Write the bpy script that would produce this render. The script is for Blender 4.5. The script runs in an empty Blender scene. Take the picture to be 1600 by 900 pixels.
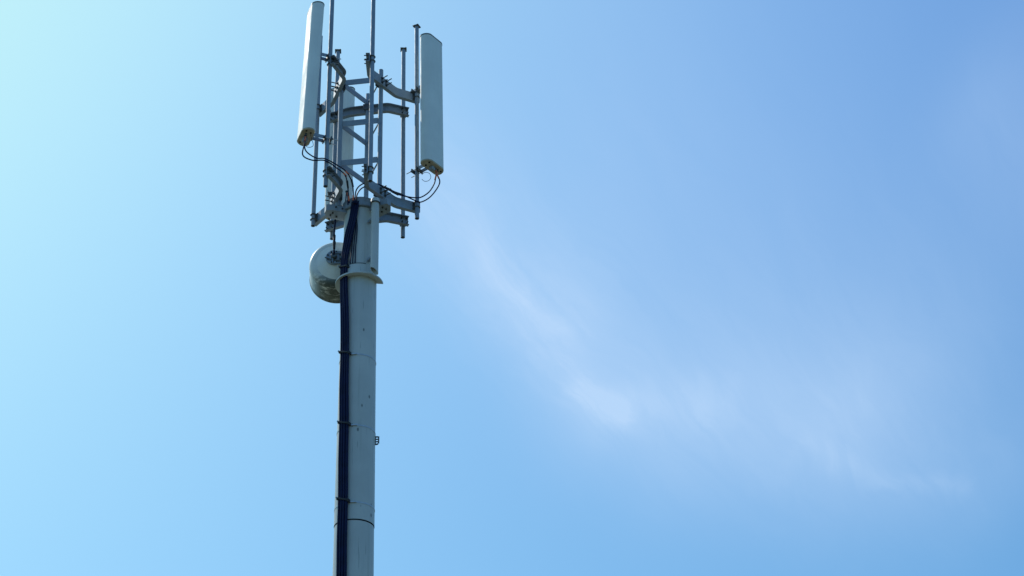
import bpy, bmesh, math, random
from mathutils import Vector, Matrix
random.seed(7)
sc = bpy.context.scene
COL = sc.collection
PI = math.pi
rad = math.radians

# ------------------------------------------------------------------ camera
cam_d = bpy.data.cameras.new('camera')
cam = bpy.data.objects.new('camera', cam_d); COL.objects.link(cam)
cam_d.sensor_width = 36.0; cam_d.lens = 2607.2 / 1600 * 36
cam_d.clip_start = 0.1; cam_d.clip_end = 20000
cam.matrix_world = Matrix.Translation((1.683, -15.304, 1.6)) @ Matrix.Rotation(rad(90 + 33.51), 4, 'X') @ Matrix.Rotation(rad(-2.261), 4, 'Z')
sc.camera = cam

# ------------------------------------------------------------------ sun + sky
SUN_EL = rad(47.0); SUN_AZ = rad(-46.0)           # azimuth from +Y, negative to the left
sun_dir = Vector((math.sin(SUN_AZ) * math.cos(SUN_EL), math.cos(SUN_AZ) * math.cos(SUN_EL), math.sin(SUN_EL)))
sd = bpy.data.lights.new('sun', 'SUN'); sd.energy = 2.0; sd.angle = rad(0.53); sd.color = (1.0, 0.95, 0.88)
sun = bpy.data.objects.new('sun', sd); COL.objects.link(sun)
sun.rotation_euler = sun_dir.to_track_quat('Z', 'Y').to_euler(); sun.location = (-30, 20, 40)

vs = sc.view_settings
vs.view_transform = 'Standard'; vs.look = 'None'; vs.exposure = 0.45; vs.gamma = 1.0; vs.use_curve_mapping = False

class N:
    """small node-tree helper"""
    def __init__(s, nt): s.nt = nt
    def new(s, t, **kw):
        n = s.nt.nodes.new(t)
        for k, v in kw.items(): setattr(n, k, v)
        return n
    def put(s, sock, v):
        if isinstance(v, bpy.types.NodeSocket): s.nt.links.new(v, sock)
        elif v is not None: sock.default_value = v
    def m(s, op, a, b=None, c=None, clamp=False):
        n = s.new('ShaderNodeMath', operation=op, use_clamp=clamp)
        s.put(n.inputs[0], a); s.put(n.inputs[1], b); s.put(n.inputs[2], c)
        return n.outputs[0]
    def v(s, op, a, b=None, scale=None):
        n = s.new('ShaderNodeVectorMath', operation=op)
        s.put(n.inputs[0], a); s.put(n.inputs[1], b)
        if scale is not None: s.put(n.inputs['Scale'], scale)
        return n.outputs['Value'] if op in ('DOT_PRODUCT', 'LENGTH', 'DISTANCE') else n.outputs['Vector']
    def mix(s, f, a, b, blend='MIX'):
        n = s.new('ShaderNodeMix', data_type='RGBA', blend_type=blend)
        s.put(n.inputs[0], f); s.put(n.inputs[6], a); s.put(n.inputs[7], b)
        return n.outputs[2]
    def noise(s, vec, scale, detail=4, rough=.55, dist=0.0):
        n = s.new('ShaderNodeTexNoise')
        s.put(n.inputs['Vector'], vec); n.inputs['Scale'].default_value = scale
        n.inputs['Detail'].default_value = detail; n.inputs['Roughness'].default_value = rough
        n.inputs['Distortion'].default_value = dist
        return n
    def ramp(s, f, lo, hi, a=0.0, b=1.0, smooth=True):
        n = s.new('ShaderNodeMapRange', interpolation_type='SMOOTHSTEP' if smooth else 'LINEAR', clamp=True)
        s.put(n.inputs[0], f); n.inputs[1].default_value = lo; n.inputs[2].default_value = hi
        n.inputs[3].default_value = a; n.inputs[4].default_value = b
        return n.outputs[0]
    def comb(s, x, y, z):
        n = s.new('ShaderNodeCombineXYZ'); s.put(n.inputs[0], x); s.put(n.inputs[1], y); s.put(n.inputs[2], z)
        return n.outputs[0]

world = bpy.data.worlds.new('World'); sc.world = world; world.use_nodes = True
wt = world.node_tree; wt.nodes.clear(); w = N(wt)
sky = w.new('ShaderNodeTexSky', sky_type='NISHITA'); sky.sun_disc = False
sky.sun_elevation = SUN_EL; sky.sun_rotation = SUN_AZ; sky.altitude = 100
sky.air_density = 1.0; sky.dust_density = 1.0; sky.ozone_density = 1.0
geo = w.new('ShaderNodeTexCoord'); D = geo.outputs['Generated']
sep = w.new('ShaderNodeSeparateXYZ'); w.put(sep.inputs[0], D)
SKY_TINT = (0.325, 0.67, 1.0, 1)
base = w.mix(1.0, sky.outputs[0], SKY_TINT, 'MULTIPLY')
base = w.mix(1.0, base, w.comb(1.0, 1.0, w.ramp(sep.outputs[2], .35, .75, .90, 1.15)), 'MULTIPLY')   # purer blue higher up
# hazy air brightening towards the sun
cosang = w.v('DOT_PRODUCT', D, tuple(sun_dir))
# (forward scattering, Henyey-Greenstein phase with g = 0.8)
hg = w.m('DIVIDE', 0.36, w.m('POWER', w.m('SUBTRACT', 1.64, w.m('MULTIPLY', cosang, 1.6)), 1.5))
veil = w.m('SUBTRACT', 1.0, w.m('POWER', 2.718, w.m('MULTIPLY', hg, -0.215)))
base = w.mix(veil, base, (3.35, 5.4, 5.35, 1))
# thin cirrus on a cloud plane: u = x/z, v = y/z
zz = w.m('MAXIMUM', sep.outputs[2], 0.04)
u = w.m('DIVIDE', sep.outputs[0], zz); v = w.m('MULTIPLY', w.m('DIVIDE', sep.outputs[1], zz), 0.4)
P = w.comb(u, v, 0.0)
warp = w.noise(P, 11.0, 5, .55)
Pw = w.v('ADD', P, w.v('SCALE', w.v('SUBTRACT', warp.outputs['Color'], (.5, .5, .5)), scale=0.042))
def wisp(a, b, wid, amp, src=None):
    ax, ay = a[0], a[1] * .4; bx, by = b[0], b[1] * .4
    d = (bx - ax, by - ay, 0); L2 = d[0] ** 2 + d[1] ** 2
    pa = w.v('SUBTRACT', src or Pw, (ax, ay, 0))
    t = w.m('DIVIDE', w.v('DOT_PRODUCT', pa, d), L2, clamp=True)
    dist = w.v('LENGTH', w.v('SUBTRACT', pa, w.v('SCALE', d, scale=t)))
    e = w.m('DIVIDE', dist, wid)
    return w.m('MULTIPLY', w.m('POWER', 2.718, w.m('MULTIPLY', w.m('MULTIPLY', e, e), -1.0)), amp)
def total(lst, src=None):
    d = None
    for q in lst:
        g = wisp(*q, src); d = g if d is None else w.m('ADD', d, g)
    return d
# fibres combed along the wind
along = w.v('DOT_PRODUCT', Pw, (.78, .62, 0)); across = w.v('DOT_PRODUCT', Pw, (-.62, .78, 0))
fib = w.noise(w.comb(w.m('MULTIPLY', along, 7.0), w.m('MULTIPLY', across, 30.0), 0.0), 1.0, 8, .62, .6)
fine = w.noise(w.comb(w.m('MULTIPLY', along, 26.0), w.m('MULTIPLY', across, 120.0), 3.0), 1.0, 6, .65, .4)
comb_ = w.m('ADD', w.ramp(fib.outputs[0], .25, .75, .50, 1.25), w.ramp(fine.outputs[0], .3, .7, -.08, .08))
core = total([((-.075, 1.33), (.045, 1.605), .050, .27), ((-.02, 1.44), (.080, 1.745), .017, .13), ((.075, 1.735), (.125, 1.80), .016, .34),
              ((.115, 1.80), (.25, 1.78), .028, .15), ((.36, 1.92), (.60, 2.06), .013, .11)])
soft = total([((-.06, 1.36), (.10, 1.72), .060, .16), ((.10, 1.78), (.40, 1.81), .075, .22), ((.12, 1.46), (.46, 1.72), .150, .25), ((.22, 1.92), (.62, 2.02), .095, .16),
              ((.46, 1.22), (.62, 1.42), .050, .15)], P)
dens = w.m('ADD', w.m('MULTIPLY', core, comb_), w.m('MULTIPLY', soft, w.ramp(fib.outputs[0], .2, .8, .85, 1.08)))
far = w.noise(P, 1.3, 6, .6)                       # a little more thin cloud over the rest of the sky
dens = w.m('ADD', dens, w.m('MULTIPLY', w.ramp(far.outputs[0], .52, .8), .10))
dens = w.m('MINIMUM', dens, .8)
skycol = w.mix(dens, base, (3.2, 4.35, 5.9, 1))
bg = w.new('ShaderNodeBackground'); w.put(bg.inputs[0], skycol); bg.inputs[1].default_value = 0.123
out = w.new('ShaderNodeOutputWorld'); wt.links.new(bg.outputs[0], out.inputs[0])

# ------------------------------------------------------------------ materials
def mat(name, col, rough=.5, metal=0.0, vary=.12, vscale=6.0, bump=0.0, bscale=60.0, extra=None, spec=.5):
    m = bpy.data.materials.new(name); m.use_nodes = True
    nt = m.node_tree; n = N(nt); b = nt.nodes['Principled BSDF']
    b.inputs['Roughness'].default_value = rough; b.inputs['Metallic'].default_value = metal
    b.inputs['Specular IOR Level'].default_value = spec
    tc = n.new('ShaderNodeTexCoord'); O = tc.outputs['Object']
    no = n.noise(O, vscale, 6, .6)
    f = n.ramp(no.outputs[0], .3, .7)
    lo = tuple(c * (1 - vary) for c in col) + (1,); hi = tuple(min(1, c * (1 + vary)) for c in col) + (1,)
    c = n.mix(f, lo, hi)
    if extra: c = extra(n, O, c, b)
    n.put(b.inputs['Base Color'], c)
    n.put(b.inputs['Roughness'], n.ramp(no.outputs[0], .3, .7, rough * .85, min(1, rough * 1.2)))
    if bump:
        nb = n.noise(O, bscale, 3, .6); bp = n.new('ShaderNodeBump'); bp.inputs['Strength'].default_value = bump; bp.inputs['Distance'].default_value = .002
        n.put(bp.inputs['Height'], nb.outputs[0]); nt.links.new(bp.outputs[0], b.inputs['Normal'])
    return m

def spangle(n, O, c, b):                                   # zinc spangle + faint white rust
    vo = n.new('ShaderNodeTexVoronoi'); n.put(vo.inputs['Vector'], O); vo.inputs['Scale'].default_value = 70
    k = n.v('DOT_PRODUCT', vo.outputs['Color'], (.33, .33, .33))
    c = n.mix(n.ramp(k, .2, .8, 0, .22), c, (.36, .40, .43, 1))
    st = n.noise(O, 3.5, 8, .7)
    return n.mix(n.ramp(st.outputs[0], .58, .75, 0, .5), c, (.14, .145, .14, 1))

def pole_wear(n, O, c, b):                                 # faint vertical weather streaks, pits
    mp = n.new('ShaderNodeMapping'); n.put(mp.inputs[0], O); mp.inputs['Scale'].default_value = (22, 22, .7)
    s = n.noise(mp.outputs[0], 1.0, 5, .6)
    c = n.mix(n.ramp(s.outputs[0], .52, .78, 0, .45), c, (.31, .34, .30, 1))
    s2 = n.noise(mp.outputs[0], .45, 4, .6)
    c = n.mix(n.ramp(s2.outputs[0], .5, .75, 0, .35), c, (.60, .62, .58, 1))
    mq = n.new('ShaderNodeMapping'); n.put(mq.inputs[0], O); mq.inputs['Scale'].default_value = (9, 9, 4.5)
    vo = n.new('ShaderNodeTexVoronoi'); n.put(vo.inputs['Vector'], mq.outputs[0]); vo.inputs['Scale'].default_value = 1.0
    mh = n.new('ShaderNodeMapping'); n.put(mh.inputs[0], O); mh.inputs['Scale'].default_value = (55, 55, 2.2)
    hl = n.noise(mh.outputs[0], 1.0, 3, .6)
    c = n.mix(n.ramp(hl.outputs[0], .64, .74, 0, .65), c, (.13, .15, .13, 1))
    gate = n.ramp(n.v('DOT_PRODUCT', vo.outputs['Color'], (1, 0, 0)), .30, .32)
    spot = n.m('MULTIPLY', n.ramp(vo.outputs['Distance'], .06, .13, 1, 0), gate)
    return n.mix(n.m('MULTIPLY', spot, .75), c, (.06, .07, .06, 1))

def radome_wear(n, O, c, b):
    mp = n.new('ShaderNodeMapping'); n.put(mp.inputs[0], O); mp.inputs['Scale'].default_value = (14, 14, .6)
    s = n.noise(mp.outputs[0], 1.0, 5, .6)
    return n.mix(n.ramp(s.outputs[0], .5, .8, 0, .3), c, (.60, .63, .56, 1))

def algae(n, O, c, b):                                     # dark green growth on the low part of the shroud
    sp = n.new('ShaderNodeSeparateXYZ'); n.put(sp.inputs[0], O)
    mp = n.new('ShaderNodeMapping'); n.put(mp.inputs[0], O); mp.inputs['Scale'].default_value = (7, 16, 14)
    s = n.noise(mp.outputs[0], 1.0, 7, .68)
    low = n.ramp(sp.outputs[2], -.29, -.06, 1, 0)
    f = n.m('MULTIPLY', low, n.ramp(s.outputs[0], .34, .54))
    c = n.mix(n.m('MULTIPLY', f, .95), c, (.035, .05, .035, 1))
    s2 = n.noise(O, 4, 5, .6)
    return n.mix(n.ramp(s2.outputs[0], .5, .75, 0, .3), c, (.33, .33, .27, 1))

M = {
    'galv': mat('galvanised_steel', (.265, .315, .36), .55, .3, .12, 9, .15, 90, spangle, .35),
    'galv_dark': mat('weathered_steel', (.11, .12, .12), .55, .5, .3, 14, .4, 80),
    'bolt': mat('zinc_bolt', (.07, .075, .075), .5, .6, .3, 40),
    'paint': mat('grey_pole_paint', (.51, .54, .51), .5, 0, .08, 1.6, .1, 50, pole_wear),
    'radome': mat('grey_radome', (.75, .79, .74), .58, 0, .05, 3, .05, 40, radome_wear, .3),
    'cap': mat('radome_end_cap', (.46, .41, .30), .6, 0, .25, 12, .2, 60),
    'trim': mat('dark_trim', (.14, .16, .16), .55, 0, .2, 20),
    'dish': mat('dish_white', (.76, .77, .70), .45, 0, .07, 3, .05, 40, algae),
    'dishback': mat('dish_back_white', (.76, .77, .70), .5, 0, .08, 5, .05, 40),
    'cable': mat('black_cable', (.007, .012, .046), .5, 0, .3, 20, spec=.12),
    'rubber': mat('rubber_boot', (.015, .015, .016), .6, 0, .3, 30),
    'orange': mat('orange_marker', (.70, .18, .09), .55, 0, .2, 40),
    'void': mat('dark_bore', (.02, .022, .022), .8, 0, .2, 20),
    'strap': mat('steel_strap', (.50, .52, .53), .35, .6, .15, 20),
    'grass': mat('dry_ground', (.125, .13, .085), .95, 0, .35, .5, 0, 1),
    'concrete': mat('concrete', (.36, .35, .32), .85, 0, .2, 3, .5, 30),
}

# ------------------------------------------------------------------ mesh helpers
def set_props(o, label=None, cat=None, group=None, kind=None):
    for k, x in (('label', label), ('category', cat), ('group', group), ('kind', kind)):
        if x: o[k] = x
    return o
def thing(name, loc, label, cat, group=None):
    o = bpy.data.objects.new(name, None); COL.objects.link(o); o.location = loc; o.empty_display_size = .1
    return set_props(o, label, cat, group)
ORIG = {}
class MB:
    def __init__(s): s.bm = bmesh.new()
    def ring(s, c, ax, r, n, ref=None, ell=1.0):
        ax = Vector(ax).normalized()
        x = Vector(ref) if ref is not None else (Vector((0, 0, 1)) if abs(ax.z) < .9 else Vector((1, 0, 0)))
        x = (x - ax * x.dot(ax)).normalized(); y = ax.cross(x)
        return [s.bm.verts.new(Vector(c) + (x * math.cos(2 * PI * i / n) + y * math.sin(2 * PI * i / n) * ell) * r) for i in range(n)], x
    def skin(s, A, B):
        n = len(A)
        for i in range(n): s.bm.faces.new((A[i], A[(i + 1) % n], B[(i + 1) % n], B[i]))
    def tube(s, a, b, r, r2=None, n=16, caps=True):
        a = Vector(a); b = Vector(b); A, x = s.ring(a, b - a, r, n); B, _ = s.ring(b, b - a, r if r2 is None else r2, n, x)
        s.skin(A, B)
        if caps: s.bm.faces.new(A[::-1]); s.bm.faces.new(B)
        return s
    def hollow(s, a, b, r, t, n=20):
        a = Vector(a); b = Vector(b)
        A, x = s.ring(a, b - a, r, n); B, _ = s.ring(b, b - a, r, n, x)
        A2, _ = s.ring(a, b - a, r - t, n, x); B2, _ = s.ring(b, b - a, r - t, n, x)
        s.skin(A, B); s.skin(A2[::-1], B2[::-1]); s.skin(A2, A); s.skin(B, B2)
        return s
    def path(s, pts, r, n=8, caps=True, closed=False):
        pts = [Vector(p) for p in pts]; rings = []; x = None; L = len(pts)
        for i, p in enumerate(pts):
            if closed: t = pts[(i + 1) % L] - pts[i - 1]
            else: t = (pts[min(i + 1, L - 1)] - pts[max(i - 1, 0)])
            rg, x = s.ring(p, t, r, n, x); rings.append(rg)
        for i in range(L - 1): s.skin(rings[i], rings[i + 1])
        if closed: s.skin(rings[-1], rings[0])
        elif caps: s.bm.faces.new(rings[0][::-1]); s.bm.faces.new(rings[-1])
        return s
    def box(s, c, size, R=None, bev=.0):
        b2 = bmesh.new()
        bmesh.ops.create_cube(b2, size=1, matrix=Matrix.Diagonal((size[0], size[1], size[2], 1)))
        if bev: bmesh.ops.bevel(b2, geom=b2.edges[:], offset=bev, segments=1, affect='EDGES')
        T = Matrix.Translation(c) @ (R.to_4x4() if R is not None else Matrix.Identity(4))
        s.add(b2, T); b2.free(); return s
    def add(s, b2, T):
        mp = {}
        for vv in b2.verts: mp[vv] = s.bm.verts.new(T @ vv.co)
        for f in b2.faces: s.bm.faces.new([mp[q] for q in f.verts])
    def prism(s, poly, z0, z1, T=None, bev=0):
        """poly in xy, counter-clockwise; extruded z0..z1"""
        b2 = bmesh.new()
        A = [b2.verts.new((p[0], p[1], z0)) for p in poly]; B = [b2.verts.new((p[0], p[1], z1)) for p in poly]
        n = len(poly)
        for i in range(n): b2.faces.new((A[i], A[(i + 1) % n], B[(i + 1) % n], B[i]))
        b2.faces.new(A[::-1]); b2.faces.new(B)
        if bev: bmesh.ops.bevel(b2, geom=[e for e in b2.edges if e.calc_face_angle(0) > .6], offset=bev, segments=2, affect='EDGES')
        s.add(b2, T or Matrix.Identity(4)); b2.free(); return s
    def lathe(s, prof, n=48, T=None, a0=0.0, a1=2 * PI, close=False):
        """prof: (r, z) list, revolved about z"""
        T = T or Matrix.Identity(4); full = abs(a1 - a0 - 2 * PI) < 1e-6; k = n if full else n + 1
        rows = []
        for i in range(k):
            a = a0 + (a1 - a0) * i / n
            rows.append([s.bm.verts.new(T @ Vector((r * math.cos(a), r * math.sin(a), z))) for r, z in prof])
        for i in range(n):
            A = rows[i]; B = rows[(i + 1) % k]
            m = len(prof)
            for j in range(m if close else m - 1):
                j2 = (j + 1) % m
                s.bm.faces.new((A[j], B[j], B[j2], A[j2]))
        if not full and close:
            s.bm.faces.new(rows[0]); s.bm.faces.new(rows[-1][::-1])
        return s
    def build(s, name, m, parent=None, smooth=True, label=None):
        bmesh.ops.remove_doubles(s.bm, verts=s.bm.verts, dist=1e-5)
        bmesh.ops.recalc_face_normals(s.bm, faces=s.bm.faces)
        org = Vector((0, 0, 0)); p = parent
        while p is not None: org += p.location; p = p.parent
        own = Vector((0, 0, 0))
        # the part's own origin sits at its centre
        if s.bm.verts:
            xs = [vv.co for vv in s.bm.verts]
            own = Vector([(min(q[i] for q in xs) + max(q[i] for q in xs)) / 2 for i in range(3)])
        for vv in s.bm.verts: vv.co -= own
        me = bpy.data.meshes.new(name); s.bm.to_mesh(me); s.bm.free()
        me.materials.append(M[m])
        if smooth:
            me.polygons.foreach_set('use_smooth', [True] * len(me.polygons)); me.set_sharp_from_angle(angle=rad(35))
        o = bpy.data.objects.new(name, me); COL.objects.link(o); o.location = own - org
        if parent is not None: o.parent = parent
        if label: o['label'] = label
        return o

def spline(pts, k=8):
    """Catmull-Rom through points"""
    P = [Vector(p) for p in pts]; P = [P[0] * 2 - P[1]] + P + [P[-1] * 2 - P[-2]]; o = []
    for i in range(1, len(P) - 2):
        for j in range(k):
            t = j / k; a, b, c, d = P[i - 1:i + 3]
            o.append(.5 * ((2 * b) + (c - a) * t + (2 * a - 5 * b + 4 * c - d) * t * t + (3 * b - a - 3 * c + d) * t ** 3))
    o.append(P[-2]); return o
def pol(r, deg, z): return Vector((r * math.cos(rad(deg)), r * math.sin(rad(deg)), z))
H = 1.6                                                    # heights below are measured from eye level, + H = above ground
ZT = 13.0 + H; ZB = 11.371 + H                             # the two bracket rings
TH = [203.5, 323.5, 83.5]                                  # the three faces of the head frame
SIDE = ['left', 'right', 'rear']

# ------------------------------------------------------------------ ground
g = MB(); S = 6000
vv = [g.bm.verts.new(p) for p in ((-S, -S, 0), (S, -S, 0), (S, S, 0), (-S, S, 0))]; g.bm.faces.new(vv)
go = g.build('ground', 'grass', None, False); set_props(go, kind='structure')
t = thing('foundation', (0, 0, 0), 'pale concrete foundation block under the foot of the grey mast', 'foundation')
MB().prism([(-.9, -.9), (.9, -.9), (.9, .9), (-.9, .9)], -.3, .22, None, .02).build('block', 'concrete', t)

# ------------------------------------------------------------------ monopole
def pr(z): return .185 + (11.2 + H - z) * .0047             # shaft radius at height z
mono = thing('monopole', (0, 0, .22), 'tall tapering grey painted steel mast carrying the antennas and black cables', 'mast')
ZS = 7.313 + H
MB().lathe([(pr(.26), .26), (pr(4) - .001, 4), (pr(ZS) - .003, ZS - .007)], 64).build('lower_shaft', 'paint', mono)
MB().lathe([(pr(ZS) - .012, ZS - .012), (pr(ZS) - .012, ZS + .012)], 64).build('section_joint', 'void', mono)
MB().lathe([(pr(ZS) + .001, ZS + .007), (pr(9.5 + H), 9.5 + H), (pr(11.19 + H), 11.19 + H)], 64).build('upper_shaft', 'paint', mono)
MB().lathe([(.42, .22), (.42, .26), (pr(.26), .262)], 64).build('base_flange', 'galv', mono)
for i in range(12):
    a = 30 * i; p = pol(.36, a, .26)
    MB().tube(p, p + Vector((0, 0, .035)), .025, n=6).build('anchor_nut', 'bolt', mono)
# collar on the shaft top and the three seats for the head frame
MB().lathe([(.10, 11.195 + H), (.212, 11.195 + H), (.216, 11.20 + H), (.216, 11.305 + H), (.212, 11.31 + H), (.10, 11.31 + H)], 64).build('top_collar', 'galv', mono)
for k, a in enumerate(TH):
    R = Matrix.Rotation(rad(a), 4, 'Z')
    nr_, fr_ = (.052, .120) if k != 1 else (.120, .052)      # the plates sit off-centre, wider on the side away from the cables
    poly = [(.10, -fr_), (.335, -fr_), (.415, -fr_ * .35), (.415, nr_ * .35), (.345, nr_), (.10, nr_)]
    arm = MB().prism(poly, 11.160 + H, 11.24 + H, R, .005).build('frame_seat', 'galv', mono)
    sg = 1 if k != 1 else -1; ns = .052
    for (q, ax) in [((.31, ns * sg, 11.205 + H), 'y'), ((.235, ns * sg, 11.200 + H), 'y'), ((.33, .0, 11.160 + H), 'z'), ((.27, -.055 * sg, 11.160 + H), 'z'), ((.34, -.05 * sg, 11.160 + H), 'z')]:
        p = R @ Vector(q); d = (R @ Vector((0, .012 * sg, 0))) if ax == 'y' else Vector((0, 0, -.014))
        MB().tube(p - d * .3, p + d, .011, n=6).build('bolt', 'bolt', arm)
# half-round drip ledge and the curved cable hood above it
zf = 10.255 + H; ri = pr(zf)
MB().lathe([(ri - .004, zf), (ri + .076, zf - .012), (ri + .076, zf + .006), (ri - .004, zf + .018)], 48, None, rad(142), rad(357), True).build('drip_ledge', 'paint', mono)
MB().lathe([(ri + .002, zf + .02), (ri + .024, zf + .02), (ri + .020, zf + .145), (ri + .002, zf + .150)], 32, None, rad(205), rad(306), True).build('cable_hood', 'paint', mono)
MB().lathe([(ri + .0022, zf + .152), (ri + .014, zf + .152), (ri + .014, zf + .158), (ri + .0022, zf + .158)], 24, None, rad(228), rad(296), True).build('hood_slot', 'void', mono)
# climbing lug with three holes on the right flank
z0 = 8.30 + H; x0 = pr(z0) - .004
lug = MB()
lug.box((x0 + .006, 0, z0), (.014, .008, .105), None, .001)
lug.box((x0 + .041, 0, z0 + .006), (.014, .0078, .082), None, .001)
for dz, hh_ in ((-.043, .016), (-.014, .013), (.014, .013), (.042, .015)): lug.box((x0 + .024, .0, z0 + dz), (.026, .0076, hh_), Matrix.Rotation(rad(-14 if dz < -.04 else 0), 3, 'Y'))
lug.build('climbing_lug', 'galv_dark', mono, False)
for z1 in (5.6, 4.0, 2.4):
    MB().box((pr(z1 + H) + .024, 0, z1 + H), (.06, .008, .11), None, .004).build('climbing_lug', 'galv', mono, False)

# ------------------------------------------------------------------ vertical conduit on the shaft
cx, cy = .190, -.268
con = thing('conduit_pipe', (cx, cy, 10.25 + H), 'short pale grey vertical pipe strapped to the mast top right of the cables', 'pipe')
b = MB(); zb = 10.25 + H; zt = 11.19 + H
A = []; Bv = []; n = 28
for i in range(n):
    a = 2 * PI * i / n; x, y = math.cos(a), math.sin(a)
    A.append((cx + .044 * x, cy + .044 * y, zb + .035 * -x - .01 * y)); Bv.append((cx + .044 * x, cy + .044 * y, zt))
va = [b.bm.verts.new(p) for p in A]; vb = [b.bm.verts.new(p) for p in Bv]
vi = [b.bm.verts.new((cx + (p[0] - cx) * .88, cy + (p[1] - cy) * .88, p[2])) for p in A]
vj = [b.bm.verts.new((cx + (p[0] - cx) * .88, cy + (p[1] - cy) * .88, p[2] + .4)) for p in A]
b.skin(va, vb); b.skin(vi, va); b.skin(vj, vi); b.bm.faces.new(vb); b.bm.faces.new(vj[::-1])
b.build('pipe', 'paint', con)
MB().lathe([(.050, -.03), (.053, -.03), (.053, .012), (.044, .032), (.02, .044), (.0, .046)], 28, Matrix.Translation((cx, cy, zt))).build('domed_cap', 'paint', con)
MB().lathe([(.0535, -.034), (.0555, -.034), (.0555, -.022), (.0535, -.022)], 28, Matrix.Translation((cx, cy, zt)), close=True).build('cap_ring', 'rubber', con)
for z1 in (10.98 + H, 10.46 + H):
    MB().box((cx * .75, cy * .75, z1), (.09, .05, .03), Matrix.Rotation(math.atan2(cy, cx), 3, 'Z'), .003).build('standoff', 'galv', con, False)

# ------------------------------------------------------------------ triangular head frame
LR = .275
fr = thing('head_frame', (0, 0, 11.24 + H), 'triangular galvanised ladder frame of three legs on top of the mast', 'frame')
LEG = [pol(LR, a + .8, 0) for a in TH]
LEVELS = [13.078 + H, 12.45 + H, 11.872 + H]
for k, p in enumerate(LEG):
    zt = 13.215 + H
    MB().hollow((p.x, p.y, 11.24 + H), (p.x, p.y, zt), .0275, .005).build('leg', 'galv', fr)
    MB().tube((p.x, p.y, 11.24 + H), (p.x, p.y, 11.252 + H), .055, n=24).build('foot_plate', 'galv', fr)
for zl in LEVELS:
    for k in range(3):
        a = LEG[k]; c = LEG[(k + 1) % 3]; d = (c - a); L = d.length - .05; ang = math.atan2(d.y, d.x)
        mid = (a + c) / 2
        if k == 1:
            u_ = d.normalized(); MB().tube(a + u_ * .024 + Vector((0, 0, zl)), c - u_ * .024 + Vector((0, 0, zl)), .0085, n=10).build('rung', 'galv', fr); continue
        MB().box((mid.x, mid.y, zl), (L, .008, .082), Matrix.Rotation(ang, 3, 'Z'), .0015).build('rung', 'galv', fr, False)

# ------------------------------------------------------------------ mounting pipes, support beams
PIPE = {'P1': (-.573, .234), 'P2': (-.334, -.578), 'P3': (.163, -.607), 'P4': (.634, .074), 'P5': (.446, .413), 'P6': (-.38, .467)}
PAIR = [('P2', 'P1'), ('P3', 'P4'), ('P5', 'P6')]             # clockwise / counter-clockwise end of each face
PR = .0255
def fdir(k): return Vector((math.cos(rad(TH[k])), math.sin(rad(TH[k])), 0)), Vector((-math.sin(rad(TH[k])), math.cos(rad(TH[k])), 0))
WEBMID = .330
def beam_line(k):
    r, t = fdir(k); e = []
    pts = []
    for nm in PAIR[k]:
        p = Vector((*PIPE[nm], 0)); pts.append((p.dot(r), p.dot(t)))
    pts.sort(key=lambda q: q[1])
    (ra, ta), (rb, tb) = pts
    off = PR + .012
    def endpt(rp, tp, sgn):
        d = Vector((rp - off * .9 - WEBMID, tp - sgn * .23)); d.normalize()
        tip = Vector((rp - off * 1.0, tp)) + d * .07
        return (tip.x, tip.y)
    return [endpt(ra, ta, -1), (WEBMID, -.23), (WEBMID, .23), endpt(rb, tb, 1)], pts

def make_beam(k, z, label):
    r, t = fdir(k); line, pts = beam_line(k)
    def W(rr, tt, zz): return r * rr + t * tt + Vector((0, 0, zz))
    root = thing('support_beam', W(WEBMID, 0, z), label, 'beam', 'bent channel beams around the head frame')
    hh = .062; fl = .046; th = .007
    # channel profile (inward depth, height): web outside, flanges inward
    prof = [(0, -hh), (fl, -hh), (fl, -hh + th), (th, -hh + th), (th, hh - th), (fl, hh - th), (fl, hh), (0, hh)]
    b = MB(); rows = []
    L = [Vector(q) for q in line]
    # rounded bends: subdivide each corner
    P2d = [L[0]]
    for i in (1, 2):
        a, c, d = L[i - 1], L[i], L[i + 1]; u1 = (a - c).normalized() * .03; u2 = (d - c).normalized() * .03
        for j in range(5):
            s = j / 4; P2d.append((c + u1) * (1 - s) ** 2 + c * 2 * s * (1 - s) + (c + u2) * s * s)
    P2d.append(L[3])
    for i, p in enumerate(P2d):
        tg = (P2d[min(i + 1, len(P2d) - 1)] - P2d[max(i - 1, 0)]).normalized()
        inn = Vector((-tg.y, tg.x))                          # towards the centre (tangent runs +t)
        if inn.x > 0: inn = -inn
        rows.append([b.bm.verts.new(W(p.x + inn.x * q[0], p.y + inn.y * q[0], z + q[1])) for q in prof])
    for i in range(len(rows) - 1): b.skin(rows[i], rows[i + 1])
    b.bm.faces.new(rows[0]); b.bm.faces.new(rows[-1][::-1])
    b.build('channel', 'galv', root)
    # four threaded rods tying the beam to the frame leg, nuts outside
    for dt in (-.037, .037):
        for dz in (-.030, .030):
            a = W(WEBMID - .085, dt, z + dz); c = W(WEBMID + .085, dt, z + dz)
            rod = MB().tube(a, c, .0062, n=8).build('threaded_rod', 'galv_dark', root)
            MB().tube(W(WEBMID + .001, dt, z + dz), W(WEBMID + .016, dt, z + dz), .0125, n=6).build('nut', 'bolt', rod, False)
        # washer strap
        MB().box(W(WEBMID + .0025, dt, z), (.005, .030, .095), Matrix.Rotation(rad(TH[k]), 3, 'Z')).build('washer_plate', 'galv_dark', root, False)
    MB().box(W(LR - .034, 0, z), (.008, .11, .085), Matrix.Rotation(rad(TH[k]), 3, 'Z'), .001).build('back_plate', 'galv_dark', root, False)
    return root
for k in range(3):
    make_beam(k, ZT, 'upper %s bent galvanised channel beam clamped across the head frame' % SIDE[k])
for k in range(3):
    make_beam(k, ZB, 'lower %s bent galvanised channel beam just above the mast top' % SIDE[k])

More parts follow.
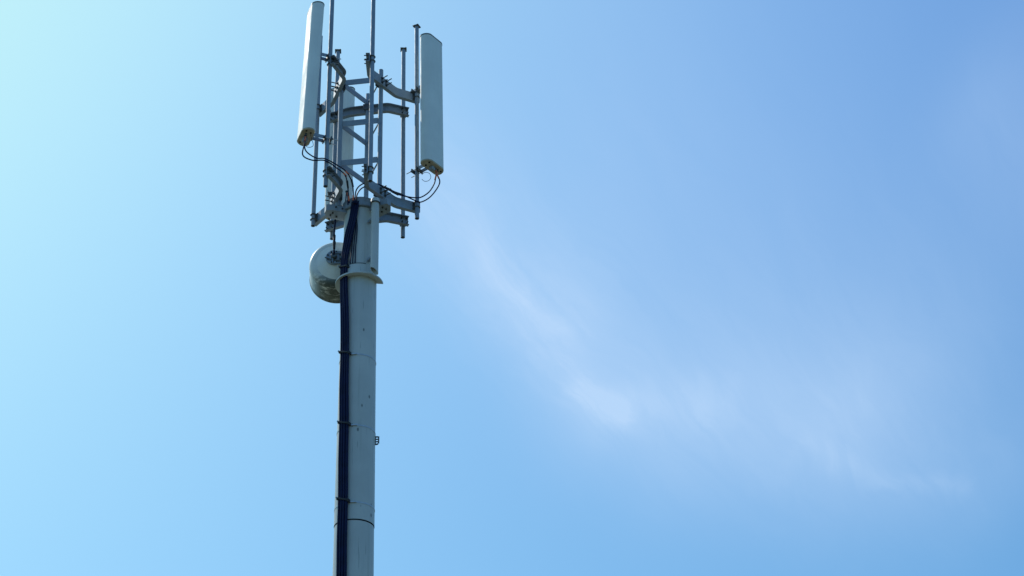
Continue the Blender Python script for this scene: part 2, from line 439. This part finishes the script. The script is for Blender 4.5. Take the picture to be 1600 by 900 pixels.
TOPS = {'P1': 14.145, 'P2': 16.3, 'P3': 16.3, 'P4': 14.103, 'P5': 14.037, 'P6': 14.10}
BOTS = {'P1': 11.251, 'P2': 11.195, 'P3': 11.222, 'P4': 11.180, 'P5': 11.166, 'P6': 11.222}
PLAB = {'P1': 'short plain galvanised pipe behind the left panel antenna, outer end of the left beams',
        'P2': 'left of the two tall bare poles rising out of the picture, holding the left panel',
        'P3': 'right of the two tall bare poles rising out of the picture, at the frame front',
        'P4': 'short galvanised pipe with flat cap that carries the right panel antenna',
        'P5': 'short bare galvanised pipe with flat cap standing free behind the right panel',
        'P6': 'short galvanised pipe with flat cap at the rear left, carrying the hidden panel'}
for nm, (x, y) in PIPE.items():
    k = [i for i in range(3) if nm in PAIR[i]][0]; r, t = fdir(k)
    root = thing('mounting_pipe', (x, y, BOTS[nm] + H), PLAB[nm], 'pipe', 'upright mounting pipes around the head frame')
    zb, zt = BOTS[nm] + H, TOPS[nm] + H
    MB().hollow((x, y, zb), (x, y, zt), PR, .004).build('tube', 'galv', root)
    MB().tube((x, y, zb + .03), (x, y, zb + .035), PR - .0045).build('bore_shade', 'void', root)  # open lower end: dark disc stands in for the shade inside the tube
    if nm in ('P4', 'P5', 'P6'):
        MB().box((x, y, zt + .004), (.078, .078, .008), Matrix.Rotation(rad(TH[k] + 12), 3, 'Z'), .001).build('cap_plate', 'galv_dark', root, False)
        for s1 in (-1, 1):
            q = Vector((x, y, 0)) + t * .03 * s1 + r * .02 * s1
            MB().tube((q.x, q.y, zt + .001), (q.x, q.y, zt + .022), .006, n=6).build('bolt', 'bolt', root)
    else:
        MB().tube((x, y, zt), (x, y, zt + .008), PR + .001).build('tube_cap', 'galv_dark', root)
    # two U-bolts at each beam crossing
    line, pts = beam_line(k)
    i = 0 if Vector((x, y, 0)).dot(t) < 0 else 1
    pA = Vector(line[1] if i == 0 else line[2]); pB = Vector(line[0] if i == 0 else line[3])
    dd = (pB - pA).normalized(); nn = Vector((dd.y, -dd.x))
    if nn.x < 0: nn = -nn
    out_d = (r * nn.x + t * nn.y); tan_d = (r * dd.x + t * dd.y)
    for z in (ZT, ZB):
        for dz in (-.034, .034):
            c = Vector((x, y, z + dz)); rr = PR + .0065
            ub = [c + tan_d * rr * math.cos(a) + out_d * rr * math.sin(a) for a in [PI * j / 10 for j in range(11)]]
            ub = [c + tan_d * rr - out_d * .095] + ub + [c - tan_d * rr - out_d * .095]
            o = MB().path(ub, .0062, 8).build('u_bolt', 'galv_dark', root)
            for s1 in (-1, 1):
                q = c + tan_d * rr * s1 - out_d * .050
                MB().tube(q, q - out_d * .014, .0115, n=6).build('nut', 'bolt', o, False)
        q = Vector((x, y, z)) - out_d * (PR + .004)
        Rm = Matrix((out_d, tan_d, Vector((0, 0, 1)))).transposed()
        MB().box(q, (.010, .085, .112), Rm, .002).build('saddle', 'galv_dark', root, False)

# ------------------------------------------------------------------ panel antennas
def rrect(w_, d_, r_front, r_back, n=8):
    """outline, x = outward (front), y = width; counter-clockwise"""
    o = []
    for (cx_, cy_, r_, a0) in ((d_ / 2 - r_front, w_ / 2 - r_front, r_front, 0), (-d_ / 2 + r_back, w_ / 2 - r_back, r_back, 90),
                               (-d_ / 2 + r_back, -w_ / 2 + r_back, r_back, 180), (d_ / 2 - r_front, -w_ / 2 + r_front, r_front, 270)):
        for i in range(n + 1):
            a = rad(a0 + 90 * i / n); o.append((cx_ + r_ * math.cos(a), cy_ + r_ * math.sin(a)))
    return o
def make_antenna(nm, k, d, label, lean=0.0, dz_=0.0):
    x, y = PIPE[nm]; a = TH[k]; r, t = fdir(k); c = Vector((x, y, 0)) + r * d
    z0, z1 = 11.838 + H + dz_, 13.776 + H + dz_
    root = thing('panel_antenna', (c.x, c.y, z0), label, 'antenna', 'long grey panel antennas on the head frame')
    piv = Matrix.Translation((0, 0, z0))
    T = Matrix.Translation((c.x, c.y, 0)) @ Matrix.Rotation(rad(a), 4, 'Z') @ piv @ Matrix.Rotation(rad(-lean), 4, 'Y') @ piv.inverted()
    w_, d_ = .332, .154
    out = [(q[0] - (.024 * (2 * q[1] / w_) ** 2 if q[0] > 0 else 0), q[1]) for q in rrect(w_, d_, .070, .058)]
    MB().prism(out, z0 + .02, z1 - .012, T).build('radome', 'radome', root)
    top = [(p[0] * 1.035, p[1] * 1.02) for p in out]
    tb = MB(); tb.prism(top, z1 - .0118, z1 + .004, T, .004); tb.build('top_cap', 'trim', root)
    bc = [(p[0] * 1.006, p[1] * 1.004) for p in out]; bc2 = [(p[0] * .95, p[1] * .97) for p in out]
    b = MB(); va = [b.bm.verts.new(T @ Vector((*p, z0 + .0198))) for p in bc]; vb = [b.bm.verts.new(T @ Vector((*p, z0 + .006))) for p in bc]; vc = [b.bm.verts.new(T @ Vector((*p, z0))) for p in bc2]
    b.skin(va, vb); b.skin(vb, vc); b.bm.faces.new(vc); b.bm.faces.new(va[::-1])
    cap = b.build('bottom_cap', 'cap', root)
    for (px, py) in ((.030, -.10), (-.032, -.085), (-.035, .10), (.02, .118)):
        p = T @ Vector((px, py, z0))
        MB().tube(p + Vector((0, 0, .004)), p - Vector((0, 0, .006)), .011, n=12).build('port_plug', 'void', cap)
    blk = T @ Vector((.0, -.012, z0 - .024))
    MB().box(blk, (.052, .060, .05), Matrix.Rotation(rad(a), 3, 'Z'), .006).build('tilt_unit', 'galv', root, False)
    for py in (.034, .072):
        p = T @ Vector((.012, py, z0)); MB().tube(p + Vector((0, 0, .003)), p - Vector((0, 0, .030)), .012, n=12).build('connector', 'galv_dark', root)
    # upper and lower pipe brackets
    back = -d_ / 2
    for zc, long_ in ((13.075 + H, 0), (11.865 + H, 1)):
        br = MB()
        for dy in (-.034, .034):
            p0 = T @ Vector((back + .002, dy, zc)); p1 = T @ Vector((-d + PR + .002 + (zc - z0) * math.tan(rad(lean)), dy * 1.05, zc - .01)); dv = p1 - p0
            Rm = Matrix.Rotation(math.atan2(dv.y, dv.x), 3, 'Z')
            br.box((p0 + p1) / 2, (dv.length, .006, .046), Rm)
        br.box(T @ Vector((back - .006, 0, zc)), (.008, .10, .075), Matrix.Rotation(rad(a), 3, 'Z'), .001)
        o = br.build('bracket', 'galv', root, False)
        jaw = MB()
        d2 = d - (zc - z0) * math.tan(rad(lean))
        jaw.box(T @ Vector((-d2 + PR + .010, 0, zc - .01)), (.014, .115, .052), Matrix.Rotation(rad(a), 3, 'Z'), .003)
        jaw.box(T @ Vector((-d2 - PR - .010, 0, zc - .01)), (.014, .115, .052), Matrix.Rotation(rad(a), 3, 'Z'), .003)
        jaw.build('clamp_jaw', 'galv_dark', o, False)
        for dy in (-.044, .044):
            for dz in (-.012,):
                p0 = T @ Vector((-d2 + PR + .03, dy, zc + dz)); p1 = T @ Vector((-d2 - PR - .095, dy, zc + dz))
                MB().tube(p0, p1, .0055, n=8).build('threaded_rod', 'strap', o)
                for xo in (-PR - .018, PR + .018):
                    q = T @ Vector((-d2 + xo, dy, zc + dz)); MB().tube(q, q + (r * .012 if xo > 0 else r * -.012), .0115, n=6).build('nut', 'bolt', o, False)
    return root, T
antL, TL = make_antenna('P2', 0, .255, 'leftmost panel antenna, seen edge on with its front face sunlit', 1.5, -.02)
antR, TR = make_antenna('P4', 1, .240, 'rightmost panel antenna, broad grey face turned to the viewer', 0.0, -.042)
antB, TB_ = make_antenna('P6', 2, .275, 'rear panel antenna seen through the head frame, mostly hidden by it', 0.0, -.10)

# ------------------------------------------------------------------ microwave dish behind the mast
dc = Vector((-.268, .10, 10.640 + H)); DR = .312; DL = .36
AZ = 95.0                                                   # boresight, pointing away from the viewer
dish = thing('microwave_dish', dc, 'round white drum shaped microwave dish with green stains on its underside', 'dish')
ax = Vector((math.cos(rad(AZ)), math.sin(rad(AZ)), 0))
Td = Matrix.Translation(dc) @ Matrix(((-ax.y, 0, ax.x, 0), (ax.x, 0, ax.y, 0), (0, 1, 0, 0), (0, 0, 0, 1)))   # local z -> boresight, local y -> up
MB().lathe([(DR - .080, .000), (DR - .055, .006), (DR - .034, .016), (DR - .017, .031), (DR - .005, .052), (DR, .080), (DR, .10), (DR + .001, DL - .02), (DR + .007, DL - .018), (DR + .007, DL), (DR - .01, DL)], 96, Td).build('shroud', 'dish', dish)
MB().lathe([(0, DL + .03), (DR * .5, DL + .022), (DR - .011, DL - .002)], 64, Td).build('front_radome', 'radome', dish)
MB().lathe([(DR - .0803, .0003), (.215, -.010), (.19, -.024), (.165, -.040), (.14, -.055), (.12, -.066), (.10, -.075), (.08, -.081), (0, -.086)], 96, Td).build('back_shell', 'dishback', dish)
Th = Td @ Matrix.Translation((.030, -.004, 0))
hub = MB().lathe([(0, -.104), (.086, -.104), (.092, -.100), (.092, -.080), (.0, -.080)], 40, Th).build('hub_plate', 'galv', dish)
for i in range(8):
    a = rad(45 * i + 20); p = Th @ Vector((.074 * math.cos(a), .074 * math.sin(a), -.104))
    MB().tube(p, p - ax * .016, .0095, n=6).build('bolt', 'bolt', hub, False)
MB().lathe([(.0, -.155), (.030, -.155), (.034, -.145), (.034, -.1045), (0, -.1045)], 24, Th).build('feed_port', 'galv_dark', dish)
# side bracket tying the hub to the mast
mb = MB(); pA = Th @ Vector((.0, -.072, -.112)); pB = Vector((-.150, -.02, pA.z)); 
for dz in (0.0, .135):
    a_ = pA + Vector((0, 0, dz)); b_ = Vector((-.165, .01, a_.z)); dv = b_ - a_
    mb.box((a_ + b_) / 2, (dv.length, .012, .032), Matrix.Rotation(math.atan2(dv.y, dv.x), 3, 'Z'), .002)
mb.build('mast_bracket', 'galv', dish, False)
MB().box(pA + Vector((-.012, .004, .066)), (.010, .05, .175), None, .002).build('bracket_plate', 'galv', dish, False)
p = Th @ Vector((-.05, .02, -.104))
MB().path([Th @ Vector((-.075, -.06, -.118)), Th @ Vector((.02, -.05, -.125)), Th @ Vector((.10, -.015, -.12))], .006, 8).build('tie_rod', 'galv_dark', dish)

# ------------------------------------------------------------------ cables
def cable(name, pts, r, label, group, cat='cable', k=8, n=8, m='cable', bands=(), boots=()):
    P = spline(pts, k); root = thing(name, P[0], label, cat, group)
    MB().path(P, r, n).build('sheath', m, root)
    L = len(P) - 1
    for f in bands:
        i = min(L - 1, int(f * L)); MB().path([P[i], P[i] + (P[i + 1] - P[i]).normalized() * .060], r + .0020, 10).build('marker_band', 'orange', root)
    for f in boots:
        i = min(L - 1, int(f * L)); d = (P[i + 1] - P[i]).normalized()
        MB().tube(P[i] - d * .04, P[i] + d * .05, r * 1.75, r * 1.35, 12).build('connector_boot', 'rubber', root)
    return root
FEED = [(11.25, 258.5, .018), (11.05, 253.0, .026), (10.82, 241.0, .032), (10.55, 227.5, .032), (10.40, 224.5, .030), (10.1, 227.0, .030), (9.70, 234.0, .031), (9.27, 237.5, .030), (8.85, 239.5, .034), (8.41, 242.0, .030),
        (8.0, 243.5, .034), (7.53, 245.5, .030), (7.1, 246.3, .034), (6.66, 247.0, .030), (5.8, 247.0, .034), (4.9, 244.0, .03), (3.0, 244.0, .032), (1.0, 244.0, .032), (-1.30, 244.0, .04)]
FLAB = ['outermost thick black feeder cable running down the left of the mast', 'second thick black feeder cable from the left edge of the bundle',
        'third thick black feeder cable from the left edge of the bundle', 'innermost thick black feeder cable, next to the bare grey mast face']
CR = .0142
for j in range(4):
    pts = []
    for i, (z, a, off) in enumerate(FEED):
        R_ = pr(z + H) + off; tang = Vector((-math.sin(rad(a)), math.cos(rad(a)), 0))
        sp = (j - 1.5) * .0290
        wob = 0.0 if i % 2 == 0 else random.uniform(-.004, .004)
        p = pol(R_ + (.004 if j in (1, 2) else 0) + wob, a, z + H) + tang * (sp * (.8 if i < 2 else 1))
        pts.append(p)
    cable('feeder_cable', pts, CR, FLAB[j], 'thick black feeder cables down the mast', k=8, n=10)

# jumpers from the left panel
def wz(p): return Vector((p[0], p[1], p[2] + H))
ZA = 11.838 + H - .03
pL = [TL @ Vector((.012, .034, ZA)), TL @ Vector((.012, .072, ZA))]
JL1 = [(pL[0].x, pL[0].y, 11.82), (pL[0].x - .004, pL[0].y, 11.70), (-.545, -.70, 11.60), (-.44, -.66, 11.535), (-.34, -.645, 11.53), (-.22, -.50, 11.545), (-.13, -.39, 11.53), (-.075, -.315, 11.45), (-.06, -.275, 11.32), (-.065, -.245, 11.20)]
JL2 = [(pL[1].x, pL[1].y, 11.82), (pL[1].x - .01, pL[1].y, 11.68), (-.585, -.69, 11.56), (-.48, -.66, 11.505), (-.34, -.63, 11.515), (-.22, -.485, 11.51), (-.15, -.385, 11.50), (-.125, -.32, 11.43), (-.115, -.275, 11.31), (-.105, -.245, 11.20)]
cable('jumper_cable', [wz(p) for p in JL1], .0076, 'thin black cable looping from the left panel foot, upper of the two', 'thin black jumper cables', bands=(.66, .93), boots=(.80,))
cable('jumper_cable', [wz(p) for p in JL2], .0076, 'thin black cable looping lowest under the left panel foot', 'thin black jumper cables', bands=(.05, .64, .93), boots=(.80,))
pR = [TR @ Vector((.012, .034, ZA)), TR @ Vector((.012, .072, ZA))]
JR1 = [(pR[0].x, pR[0].y, 11.79), (pR[0].x + .012, pR[0].y, 11.72), (pR[0].x + .045, pR[0].y, 11.58), (.80, -.02, 11.42), (.68, .005, 11.36), (.60, .01, 11.40), (.50, .0, 11.455), (.42, -.03, 11.475), (.32, -.12, 11.475), (.24, -.20, 11.47), (.12, -.255, 11.47), (.03, -.265, 11.44), (-.03, -.26, 11.36), (-.045, -.245, 11.20)]
JR2 = [(pR[1].x, pR[1].y, 11.79), (pR[1].x - .022, pR[1].y, 11.70), (pR[1].x - .04, pR[1].y, 11.60), (.78, .0, 11.50), (.69, .015, 11.44), (.61, .01, 11.43), (.50, -.02, 11.435), (.41, -.05, 11.45), (.30, -.145, 11.455), (.22, -.21, 11.45), (.11, -.235, 11.44), (.03, -.245, 11.40), (-.02, -.24, 11.32), (-.03, -.235, 11.20)]
cable('jumper_cable', [wz(p) for p in JR1], .0076, 'thin black cable hanging widest from the right panel foot', 'thin black jumper cables', bands=(.015, .05, .09), boots=(.62, .52))
cable('jumper_cable', [wz(p) for p in JR2], .0076, 'thin black cable hanging from the right panel foot inside the wider loop', 'thin black jumper cables', bands=(.02, .07), boots=(.55,))
pB_ = [TB_ @ Vector((.012, .034, ZA)), TB_ @ Vector((.012, .072, ZA))]
cable('jumper_cable', [wz((pB_[0].x, pB_[0].y, 11.82)), wz((pB_[0].x, pB_[0].y - .02, 11.62)), wz((-.28, .36, 11.50)), wz((-.2, .12, 11.46)), wz((-.16, -.10, 11.42)), wz((-.145, -.20, 11.40)), wz((-.125, -.245, 11.30)), wz((-.12, -.24, 11.18))], .0076,
      'thin black cable coming from the rear panel over the mast collar', 'thin black jumper cables', bands=(.80,), boots=(.7,))
# fine earth leads
cable('earth_wire', [wz((pL[0].x + .06, pL[0].y - .02, 11.84)), wz((pL[0].x + .075, pL[0].y - .02, 11.76)), wz((pL[0].x + .10, pL[0].y - .02, 11.66)), wz((pL[0].x + .07, pL[0].y - .02, 11.63)), wz((pL[0].x + .02, pL[0].y, 11.66)), wz((pL[0].x + .0, pL[0].y, 11.74))], .003,
      'hair thin wire loop dangling under the left panel', 'fine wire loops under the panels', 'wire', m='cable')
lp = [(.745 + .055 * math.sin(a) , -.02, 11.70 + .065 * math.cos(a)) for a in [rad(q) for q in range(-60, 241, 30)]]
cable('earth_wire', [wz(p) for p in lp][::-1], .003, 'hair thin round wire loop under the right panel', 'fine wire loops under the panels', 'wire', m='cable')
# leads entering the hood
for j, (xa, xb, lab) in enumerate(((-.062, -.085, 'thin dark lead into the cable hood, nearest the black bundle'), (-.045, -.058, 'thin dark lead into the cable hood, middle of three'),
                                   (-.028, -.030, 'thin dark lead into the cable hood, farthest from the black bundle'))):
    def sp_(x, o): return (x, -math.sqrt((.188 + o) ** 2 - x * x))
    q = [(11.20, xa - .02, .018), (11.05, xa, .012), (10.90, xa + .012, .010), (10.75, xa - .004 + .006 * j, .012), (10.60, (xa + xb) / 2, .010), (10.48, xb, .010), (10.41, xb, .012)]
    cable('lead_wire', [wz((*sp_(x_, o), z_)) for z_, x_, o in q], .0058, lab, 'thin leads beside the feeder bundle', 'wire', m='cable', n=6)
# dish feeder
hp = Th @ Vector((0, 0, -.15))
cable('dish_cable', [Vector((-.285, -.02, 11.14 + H)), Vector((-.288, -.03, 11.04 + H)), Vector((-.292, -.035, 10.95 + H)), Vector((hp.x + .004, hp.y - .035, hp.z + .14)), Vector((hp.x + .004, hp.y - .03, hp.z + .05)), Vector((hp.x, hp.y, hp.z))], .0105,
      'single black cable dropping into the back of the white dish', 'dish cable', boots=(.5, .66))

# ------------------------------------------------------------------ cable clamps with steel straps round the mast
for i, (z, lab) in enumerate(((10.40, 'topmost cable clamp, at the height of the drip ledge'), (9.27, 'cable clamp and strap just below the white dish, second from the top'),
                              (8.41, 'cable clamp and strap level with a spot just above the climbing lug'), (7.53, 'cable clamp and strap just above the mast section joint'),
                              (6.66, 'lowest cable clamp, at the bottom edge of the picture'))):
    z += H; a = {10.40: 224.5, 9.27: 237.5, 8.41: 242, 7.53: 245.5, 6.66: 247}[round(z - H, 2)]
    R_ = pr(z); root = thing('cable_clamp', pol(R_, a, z), lab, 'clamp', 'cable clamps strapped round the mast')
    tg = Vector((-math.sin(rad(a)), math.cos(rad(a)), 0)); nr = pol(1, a, 0); Rz = Matrix.Rotation(rad(a), 3, 'Z')
    tilt = Rz @ Matrix.Rotation(rad(-20), 3, 'X')
    MB().box(pol(R_ + .051, a, z), (.008, .128, .018), tilt, .002).build('clip_bar', 'rubber', root, False)
    MB().box(pol(R_ + .030, a, z + .022) - tg * .062, (.046, .013, .030), Rz, .003).build('side_block', 'galv_dark', root, False)
    MB().box(pol(R_ + .026, a, z - .024) + tg * .064, (.050, .016, .034), Rz, .003).build('side_block', 'rubber', root, False)
    q = pol(R_ + .054, a, z + .022) - tg * .056
    MB().tube(q, q + nr * .014, .009, n=6).build('bolt', 'galv', root, False)
    if i:
        pts = [pol(R_ + .0025, a + 16 + d, z - .028) for d in range(0, 329, 8)]
        b = MB(); rows = []
        for p in pts:
            n_ = Vector((p.x, p.y, 0)).normalized()
            rows.append([b.bm.verts.new(p + n_ * u_ + Vector((0, 0, v_))) for u_, v_ in ((-.002, -.0065), (.002, -.0065), (.002, .0065), (-.002, .0065))])
        for j in range(len(rows) - 1): b.skin(rows[j], rows[j + 1])
        b.bm.faces.new(rows[0]); b.bm.faces.new(rows[-1][::-1]); b.build('strap', 'strap', root)
        a2 = a + 33; MB().box(pol(R_ + .010, a2 - 8, z - .028), (.010, .085, .014), Matrix.Rotation(rad(a2 - 8), 3, 'Z'), .001).build('strap_tongue', 'strap', root, False)
